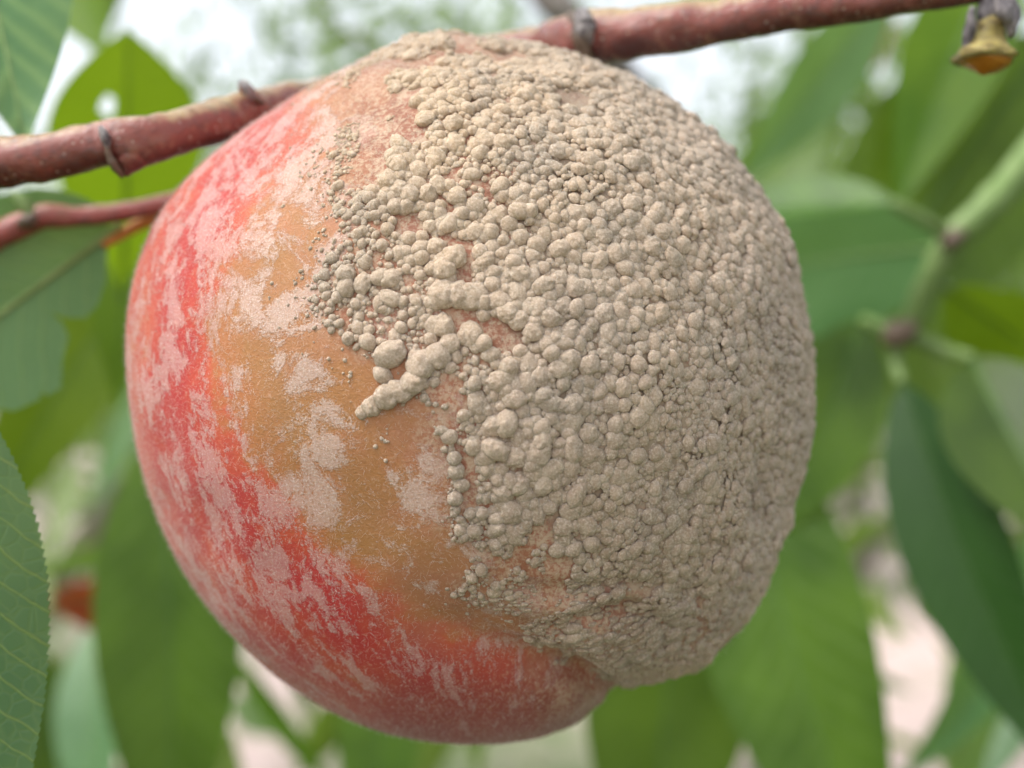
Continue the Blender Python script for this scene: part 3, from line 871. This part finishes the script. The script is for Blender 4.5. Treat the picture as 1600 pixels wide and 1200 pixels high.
def mat_mould():
    m = NT('beige_spore_mould')
    p = m.pos()
    n1 = m.noise(p, 55.0, 3, 0.5)
    n2 = m.noise(p, 420.0, 3, 0.6)
    n3 = m.noise(p, 4600.0, 4, 0.85)
    n4 = m.noise(p, 1500.0, 3, 0.6)
    c = m.ramp(n1, [(0.30, (0.35, 0.29, 0.245)), (0.52, (0.49, 0.385, 0.305)), (0.75, (0.55, 0.42, 0.31))])
    # the young outer growth is tan, the old heart of the colony grey-beige
    A = at(700, 190, .125)
    dist = m.n('VectorMath', {0: p, 1: tuple(A)}, operation='DISTANCE').outputs['Value']
    c = m.mix(m.ramp(m.math('ADD', m.math('MULTIPLY', dist, 30.0), m.math('MULTIPLY', m.math('SUBTRACT', n2, 0.5), 0.5)), [(0.15, 0.75), (0.85, 0.0)]), c, (0.64, 0.475, 0.315))
    B = at(930, 960, .123)                   # brown part by the fold, colour darkened further for the weaker light low down
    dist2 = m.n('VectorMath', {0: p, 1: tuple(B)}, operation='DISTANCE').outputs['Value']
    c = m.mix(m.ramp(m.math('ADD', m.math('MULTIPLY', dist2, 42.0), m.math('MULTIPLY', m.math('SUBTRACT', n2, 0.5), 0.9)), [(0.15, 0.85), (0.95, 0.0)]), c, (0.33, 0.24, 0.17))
    c = m.mix(m.ramp(n2, [(0.45, 0.0), (0.80, 0.5)]), c, (0.60, 0.49, 0.37))
    c = m.mix(m.ramp(m.noise(p, 140.0, 4, 0.6), [(0.50, 0.0), (0.70, 0.65)]), c, (0.33, 0.28, 0.23))
    c = m.mix(m.ramp(n3, [(0.38, 0.5), (0.50, 0.0)]), c, (0.29, 0.21, 0.135))
    c = m.mix(m.ramp(n3, [(0.52, 0.0), (0.63, 0.85)]), c, (0.70, 0.60, 0.49))
    h = m.math('ADD', n3, m.math('MULTIPLY', n4, 0.2))
    b = m.n('BsdfPrincipled', {'Base Color': c, 'Roughness': 1.0, 'Specular IOR Level': 0.08, 'Sheen Weight': 0.15, 'Sheen Roughness': 0.5,
                               'Subsurface Weight': 0.3, 'Subsurface Radius': (0.0006, 0.00045, 0.0003), 'Subsurface Scale': 0.6,
                               'Normal': m.bump(h, 0.8, 0.00022)})
    return m.done(b.outputs[0])

def mat_fuzz():
    m = NT('pale_down_hair')
    p = m.n('BsdfDiffuse', {'Color': (0.68, 0.58, 0.53, 1)})
    t = m.n('BsdfTranslucent', {'Color': (0.68, 0.60, 0.55, 1)})
    return m.done(m.n('MixShader', {0: 0.45, 1: p.outputs[0], 2: t.outputs[0]}).outputs[0])
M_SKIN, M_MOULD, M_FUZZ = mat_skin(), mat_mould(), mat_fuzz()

def ico(level):
    import bmesh
    bm = bmesh.new()
    bmesh.ops.create_icosphere(bm, subdivisions=level, radius=1.0)
    V = np.array([v.co[:] for v in bm.verts]); F = np.array([[v.index for v in f.verts] for f in bm.faces])
    bm.free()
    return V, F

def build_peach():
    root = link('peach', None, label='rotting red and ochre peach half covered in beige mould hanging from the branch', cat='peach', loc=CEN)
    # --- skin: a spherified cube
    N = 165
    g = np.tan(np.linspace(-1, 1, N + 1) * math.pi / 4)
    U, W = np.meshgrid(g, g, indexing='ij')
    o1 = np.ones_like(U)
    Vs, Fs, off = [], [], 0
    idx = np.arange((N + 1) ** 2).reshape(N + 1, N + 1)
    q = np.stack([idx[:-1, :-1], idx[1:, :-1], idx[1:, 1:], idx[:-1, 1:]], -1).reshape(-1, 4)
    for a, b, c in ((o1, U, W), (-o1, W, U), (W, o1, U), (U, -o1, W), (U, W, o1), (W, U, -o1)):
        Vs.append(np.stack([a, b, c], -1).reshape(-1, 3)); Fs.append(q + off); off += len(Vs[-1])
    D = np.vstack(Vs); D /= np.linalg.norm(D, axis=1)[:, None]
    F = np.vstack(Fs)
    _, first, inv = np.unique(np.round(D * 20000).astype(np.int64), axis=0, return_index=True, return_inverse=True)
    D = D[first]; F = inv.ravel()[F]
    P = surf(D)
    px = project(P)
    me = mesh_np('peach_skin', P - CEN, F, M_SKIN)
    dd, ds = mould_mask(px)
    nz = fbm((P - CEN) * 400, 3, 21)
    rot = np.maximum(sstep(-6, 34, dd + 14 * nz), 0.75 * sstep(-25, 35, ds + 18 * nz))
    sp, ts, side = poly_dist(px, SPINE)
    sgn = np.where(side < 0, -1, 1) * sp           # which side of the spine
    ref = poly_dist(np.array([[220.0, 600.0]]), SPINE)[2][0]
    left = side == ref
    red = np.where(left, 0.80, 1.0 * np.exp(-(sp / 80) ** 2) * 0.85)
    red = np.where(left, np.maximum(red - 0.10 * sstep(0, 80, sp), 0.55) + .12 * np.exp(-(sp / 40) ** 2), red)
    back = 1 - sstep(-0.5, 0.1, D @ eF)
    red = red * (1 - back) + back * 0.6
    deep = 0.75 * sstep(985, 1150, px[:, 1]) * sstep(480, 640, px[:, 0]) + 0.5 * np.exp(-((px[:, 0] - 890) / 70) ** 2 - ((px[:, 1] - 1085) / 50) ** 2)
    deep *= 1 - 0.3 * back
    down = 0.035 * np.exp(-((px[:, 0] - 440) / 90) ** 2 - ((px[:, 1] - 560) / 230) ** 2) + 0.014 * red + 0.05 * np.exp(-((px[:, 0] - 300) / 110) ** 2 - ((px[:, 1] - 300) / 140) ** 2) + 0.012 * sstep(330, 210, px[:, 0] + 0.2 * np.abs(px[:, 1] - 560)) \
        + 0.02 * sstep(300, 180, px[:, 1]) + 0.06 * np.exp(-((px[:, 0] - 470) / 80) ** 2 - ((px[:, 1] - 290) / 130) ** 2) + 0.02 * np.exp(-((px[:, 0] - 560) / 110) ** 2 - ((px[:, 1] - 860) / 110) ** 2) - 0.10 * deep
    tip = np.exp(-((px[:, 0] - 895) / 75) ** 2 - ((px[:, 1] - 1085) / 48) ** 2)
    rot = np.maximum(rot, .75 * tip * (px[:, 1] > 1000))
    lw = np.exp(-((px[:, 0] - 900) / 150) ** 2 - ((px[:, 1] - 950) / 75) ** 2)
    add_attr(me, 'crust', sstep(720, 900, px[:, 0]) * (1 - .85 * lw) * sstep(25, 150, dd + 60 * fbm((P - CEN) * 200, 2, 44)))
    add_attr(me, 'halo', .85 * sstep(-190, 20, ds))
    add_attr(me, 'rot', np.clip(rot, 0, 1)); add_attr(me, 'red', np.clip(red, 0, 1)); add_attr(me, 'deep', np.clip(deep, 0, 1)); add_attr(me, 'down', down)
    axis = np.array(at(790, 70, .15)) - np.array(at(860, 1110, .135)); axis /= np.linalg.norm(axis)
    e1 = np.cross(axis, (0, 1, 0)); e1 /= np.linalg.norm(e1); e2 = np.cross(axis, e1)
    la = np.arcsin(np.clip(D @ axis, -1, 1)); lo = np.arctan2(D @ e2, D @ e1)
    add_attr(me, 'mer', np.stack([np.cos(lo), np.sin(lo), la * 0.72], 1))
    link('skin', me, root)

    # --- spore tufts
    heroes = [(612, 557, 24), (597, 585, 15), (704, 540, 17), (680, 557, 21), (655, 571, 25), (644, 600, 21), (626, 612, 20), (607, 621, 21), (580, 634, 16), (564, 647, 10), (679, 512, 17), (694, 513, 17),
              (740, 523, 21), (757, 535, 15), (722, 530, 13), (692, 462, 24), (715, 460, 22), (735, 466, 24), (752, 474, 15), (675, 470, 15), (593, 433, 15), (608, 437, 16), (539, 431, 17), (541, 452, 15), (566, 445, 16),
              (507, 450, 10), (579, 534, 14), (545, 531, 11), (564, 514, 12), (562, 497, 10), (609, 467, 16), (595, 475, 11), (695, 424, 19), (708, 403, 20), (690, 408, 14), (796, 487, 17), (781, 596, 19),
              (768, 555, 13), (792, 664, 21), (815, 682, 18), (774, 703, 20), (760, 712, 18), (841, 709, 22), (894, 701, 20), (708, 714, 12), (710, 780, 13), (714, 735, 13), (719, 756, 12), (837, 806, 16),
              (796, 799, 20), (875, 577, 18), (640, 405, 13), (570, 410, 13), (625, 400, 12), (565, 402, 10), (662, 495, 10), (650, 470, 11), (745, 830, 13), (775, 850, 12), (880, 820, 17), (870, 775, 14),
              (870, 240, 16), (1010, 225, 15), (1022, 240, 15), (780, 292, 15), (1080, 250, 14), (1098, 858, 12)]
    Dc = rand_dirs(150000, math.radians(84))
    Pc = surf(Dc); pc = project(Pc)
    hd = [Dc[np.argmin(((pc - np.array(h[:2])) ** 2).sum(1))] for h in heroes]
    hr = [h[2] * 1.0 for h in heroes]
    cand = rand_dirs(115000, math.radians(112))
    Pp, Np = surf_n(np.vstack([np.array(hd), cand]))
    pp = project(Pp)
    dd, ds = mould_mask(pp)
    nh = len(hd)
    n = len(Pp)
    sizef = 6.7 * np.exp(0.44 * rng.normal(size=n))
    lowf = vnoise((Pp - CEN) * 160, 31)
    sizef *= 1 + 0.30 * lowf
    edge = sstep(-10, 70, dd)
    sizef *= 1.08 - 0.24 * sstep(820, 1150, pp[:, 0])
    sizef *= 1 - 0.18 * sstep(360, 200, pp[:, 1])
    sizef *= 0.62 + 0.38 * edge
    # smaller grains in the wrinkled lower part, at the top and along the right limb
    low = np.exp(-((pp[:, 0] - 900) / 150) ** 2 - ((pp[:, 1] - 950) / 75) ** 2)
    sizef *= 1 - 0.30 * low
    sizef = np.clip(sizef, 3.0, 17)
    gap = fbm((Pp - CEN) * 260, 3, 77)
    keep = (dd > 0) & (gap > -1.3 + 0.95 * (1 - sstep(20, 170, dd)) + 0.35 * (1 - sstep(760, 900, pp[:, 0])) * sstep(640, 420, pp[:, 1])) 
    bare = np.exp(-((pp[:, 0] - 890) / 45) ** 2 - ((pp[:, 1] - 160) / 28) ** 2) + np.exp(-((pp[:, 0] - 735) / 60) ** 2 - ((pp[:, 1] - 78) / 16) ** 2) \
        + .8 * np.exp(-((pp[:, 0] - 765) / 40) ** 2 - ((pp[:, 1] - 290) / 30) ** 2) + .8 * np.exp(-((pp[:, 0] - 660) / 40) ** 2 - ((pp[:, 1] - 362) / 14) ** 2)
    keep &= rng.random(n) > 1.15 * bare
    keep &= ~((low > .35) & (gap < .1) & (rng.random(n) < .55))
    spr = (dd <= 0) & (ds > 0) & (gap > -0.15)
    sizef = np.where(spr, np.clip(sizef * rng.uniform(.35, 1.25, n), 2.2, 11), sizef)
    keep |= spr & (rng.random(n) < 0.8)
    far = (ds <= 0) & (ds > -75) & (rng.random(n) < np.where(pp[:, 1] < 700, .16, .03) * sstep(-80, 0, ds)) & (gap > -.1)
    sizef = np.where(far, rng.uniform(1.5, 4.2, n), sizef)
    keep |= far
    sizef[:nh] = hr
    keep[:nh] = True
    MM = 0.0000605
    rad = sizef * MM
    order = list(range(nh)) + [i for i in nh + np.argsort(-sizef[nh:] * rng.uniform(.75, 1.0, n - nh)) if keep[i]]
    cell = 0.0012
    grid, chosen = {}, []
    Pl, rl = Pp.tolist(), rad.tolist()
    tight = (0.36 + 0.30 * rng.random(n) ** 1.3).tolist()
    for i in order:
        x, y, z = Pl[i]; r = rl[i]
        cx, cy, cz = int(x // cell), int(y // cell), int(z // cell)
        ok = True
        if i >= nh:
            tg = tight[i]
            for a in (-2, -1, 0, 1, 2):
                for b in (-2, -1, 0, 1, 2):
                    for c in (-2, -1, 0, 1, 2):
                        for j in grid.get((cx + a, cy + b, cz + c), ()):
                            xx, yy, zz = Pl[j]
                            lim = tg * (r + rl[j])
                            if (x - xx) ** 2 + (y - yy) ** 2 + (z - zz) ** 2 < lim * lim:
                                ok = False; break
                        if not ok: break
                    if not ok: break
                if not ok: break
        if ok:
            grid.setdefault((cx, cy, cz), []).append(i); chosen.append(i)
    ch = np.array(chosen)
    P, Nn, r = Pp[ch], Np[ch], rad[ch]
    # tufts heave up in clusters with creases between them
    heave = fbm((P - CEN) * 330, 2, 61)
    inn = sstep(20, 120, dd[ch]); inn[:nh] = 0
    P = P + Nn * (0.00026 * np.maximum(heave, -.22) * inn)[:, None]
    m = len(ch)
    # lumpy variants
    def variants(level, k, amp):
        V, F = ico(level)
        out = []
        for s in range(k):
            vr = np.random.default_rng(500 + s + 40 * level)
            nlobe = int(vr.integers(16, 26)) if level > 3 else int(vr.integers(9, 15))
            dirs = vr.normal(size=(nlobe, 3)); dirs /= np.linalg.norm(dirs, axis=1)[:, None]
            dirs[:, 2] = np.abs(dirs[:, 2]) * 1.1; dirs /= np.linalg.norm(dirs, axis=1)[:, None]
            amps = vr.uniform(.35, 1.0, nlobe); kk = vr.uniform(14, 30, nlobe) if level > 3 else vr.uniform(8, 15, nlobe)
            lob = amps * np.exp(-(1 - V @ dirs.T) * kk)
            d = 0.86 + amp * (np.log(np.exp(6 * lob).mean(1)) / 6 * 1.9 + .30 * vnoise(V * 1.1 + 9.1 * s, 50 + s)) + .035 * vnoise(V * 7 + s, 90 + s)
            W = V * d[:, None]
            W[:, 2] *= 0.86
            out.append(W)
        return out, F
    big, FB = variants(4, 12, 0.24)
    mid, FM = variants(3, 14, 0.19)
    small, FS = variants(2, 10, 0.14)
    tiny, FT = variants(1, 6, 0.08)
    # frames
    rt = rng.normal(size=(m, 3)); t1 = np.cross(Nn, rt); t1 /= np.linalg.norm(t1, axis=1)[:, None]
    pxc = project(P)
    lowc = np.exp(-((pxc[:, 0] - 910) / 150) ** 2 - ((pxc[:, 1] - 965) / 70) ** 2)
    hor = np.cross(Nn, np.cross(eR + 0.15 * eU, Nn)); hor /= np.linalg.norm(hor, axis=1)[:, None]
    t1 = np.where((lowc > .3)[:, None], hor, t1)
    t2 = np.cross(Nn, t1)
    asp = 1 + np.abs(rng.normal(0, .22, m)) + 0.6 * np.where(lowc > .3, lowc, 0)
    hgt = rng.uniform(.72, 1.1, m) * (1 - .28 * sstep(760, 1000, pxc[:, 0]))
    sink = rng.uniform(-.05, .22, m)
    vis = (np.sum(Nn * ((np.array([0, 0, EYE]) - P)), 1) > 0)
    shown = r * vis
    top = set(np.argsort(-shown)[:300].tolist())
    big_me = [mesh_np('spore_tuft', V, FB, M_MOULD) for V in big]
    for n_, i in enumerate(sorted(top)):
        o = link('spore_tuft', big_me[n_ % len(big_me)], root)
        B = np.eye(4)
        B[:3, 0] = t1[i] * r[i] * asp[i] ** .7; B[:3, 1] = t2[i] * r[i] / asp[i] ** .3; B[:3, 2] = Nn[i] * r[i] * hgt[i]
        B[:3, 3] = P[i] - CEN + Nn[i] * r[i] * sink[i]
        o.matrix_local = Matrix(B.tolist())
    VV, FF, off = [], [], 0
    rest = [i for i in range(m) if i not in top]
    sizes = r / MM
    for i in rest:
        if sizes[i] > 8.6: W, F = mid[i % len(mid)], FM
        elif sizes[i] > 3.4: W, F = small[i % len(small)], FS
        else: W, F = tiny[i % len(tiny)], FT
        Q = (W[:, :1] * (t1[i] * asp[i] ** .7) + W[:, 1:2] * (t2[i] / asp[i] ** .3) + W[:, 2:] * (Nn[i] * hgt[i])) * r[i] + P[i] - CEN + Nn[i] * r[i] * sink[i]
        VV.append(Q); FF.append(F + off); off += len(W)
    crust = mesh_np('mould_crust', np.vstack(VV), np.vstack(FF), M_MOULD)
    link('mould_crust', crust, root, kind='stuff')
    # spore threads standing on the tufts
    cv = np.vstack(VV) + CEN
    cn = np.zeros(len(cv) * 3, np.float32); crust.vertices.foreach_get('normal', cn); cn = cn.reshape(-1, 3)
    pick = rng.choice(len(cv), 150000, replace=False)
    A, nn_ = cv[pick], cn[pick]
    out = A - CEN; out /= np.linalg.norm(out, axis=1)[:, None]
    ok = (np.sum(out * nn_, 1) > .15); A, nn_ = A[ok], nn_[ok]
    dv = nn_ + rng.normal(0, .55, A.shape); dv /= np.linalg.norm(dv, axis=1)[:, None]
    wd = np.cross(dv, rng.normal(size=A.shape)); wd /= np.linalg.norm(wd, axis=1)[:, None]
    ln = rng.uniform(.00008, .00024, len(A))[:, None]
    V = np.stack([A - wd * .000014, A + wd * .000014, A + dv * ln], 1).reshape(-1, 3)
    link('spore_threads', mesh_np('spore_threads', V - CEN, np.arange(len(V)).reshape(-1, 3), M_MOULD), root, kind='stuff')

    # --- down on the bare skin and fine mycelium on the mould edge
    nh_ = 52000
    d = rand_dirs(nh_, math.radians(118))
    Ph = surf(d)
    Nh = Ph - CEN; Nh /= np.linalg.norm(Nh, axis=1)[:, None]
    dd, _ = mould_mask(project(Ph))
    k = rng.random(nh_) < np.where(dd > 25, 0.12, 1.0)
    Ph, Nh, dd = Ph[k], Nh[k], dd[k]; q = len(Ph)
    tn = rng.normal(size=(q, 3)); tn -= Nh * np.sum(tn * Nh, 1)[:, None]; tn /= np.linalg.norm(tn, axis=1)[:, None]
    L = rng.uniform(.00025, .00075, q)
    d1 = Nh * rng.uniform(.25, 1, q)[:, None] + tn * rng.uniform(.3, 1, q)[:, None]; d1 /= np.linalg.norm(d1, axis=1)[:, None]
    tn2 = np.cross(Nh, tn)
    d2 = d1 + tn2 * rng.uniform(-.9, .9, q)[:, None]; d2 /= np.linalg.norm(d2, axis=1)[:, None]
    wd = np.cross(d1, eF); wd /= np.linalg.norm(wd, axis=1)[:, None] + 1e-9
    hw = 0.000009
    lift = np.where(dd > 25, .0004, 0)[:, None] * Nh
    A = Ph + lift; Bm = A + d1 * (L * .5)[:, None]; Cc = Bm + d2 * (L * .5)[:, None]
    V = np.stack([A - wd * hw, A + wd * hw, Bm + wd * hw * .8, Bm - wd * hw * .8, Cc], 1).reshape(-1, 3)
    F = np.array([(0, 1, 2), (0, 2, 3), (3, 2, 4)])
    F = (F[None] + (np.arange(q) * 5)[:, None, None]).reshape(-1, 3)
    link('fuzz', mesh_np('fuzz', V - CEN, F, M_FUZZ), root, kind='stuff')
build_peach()
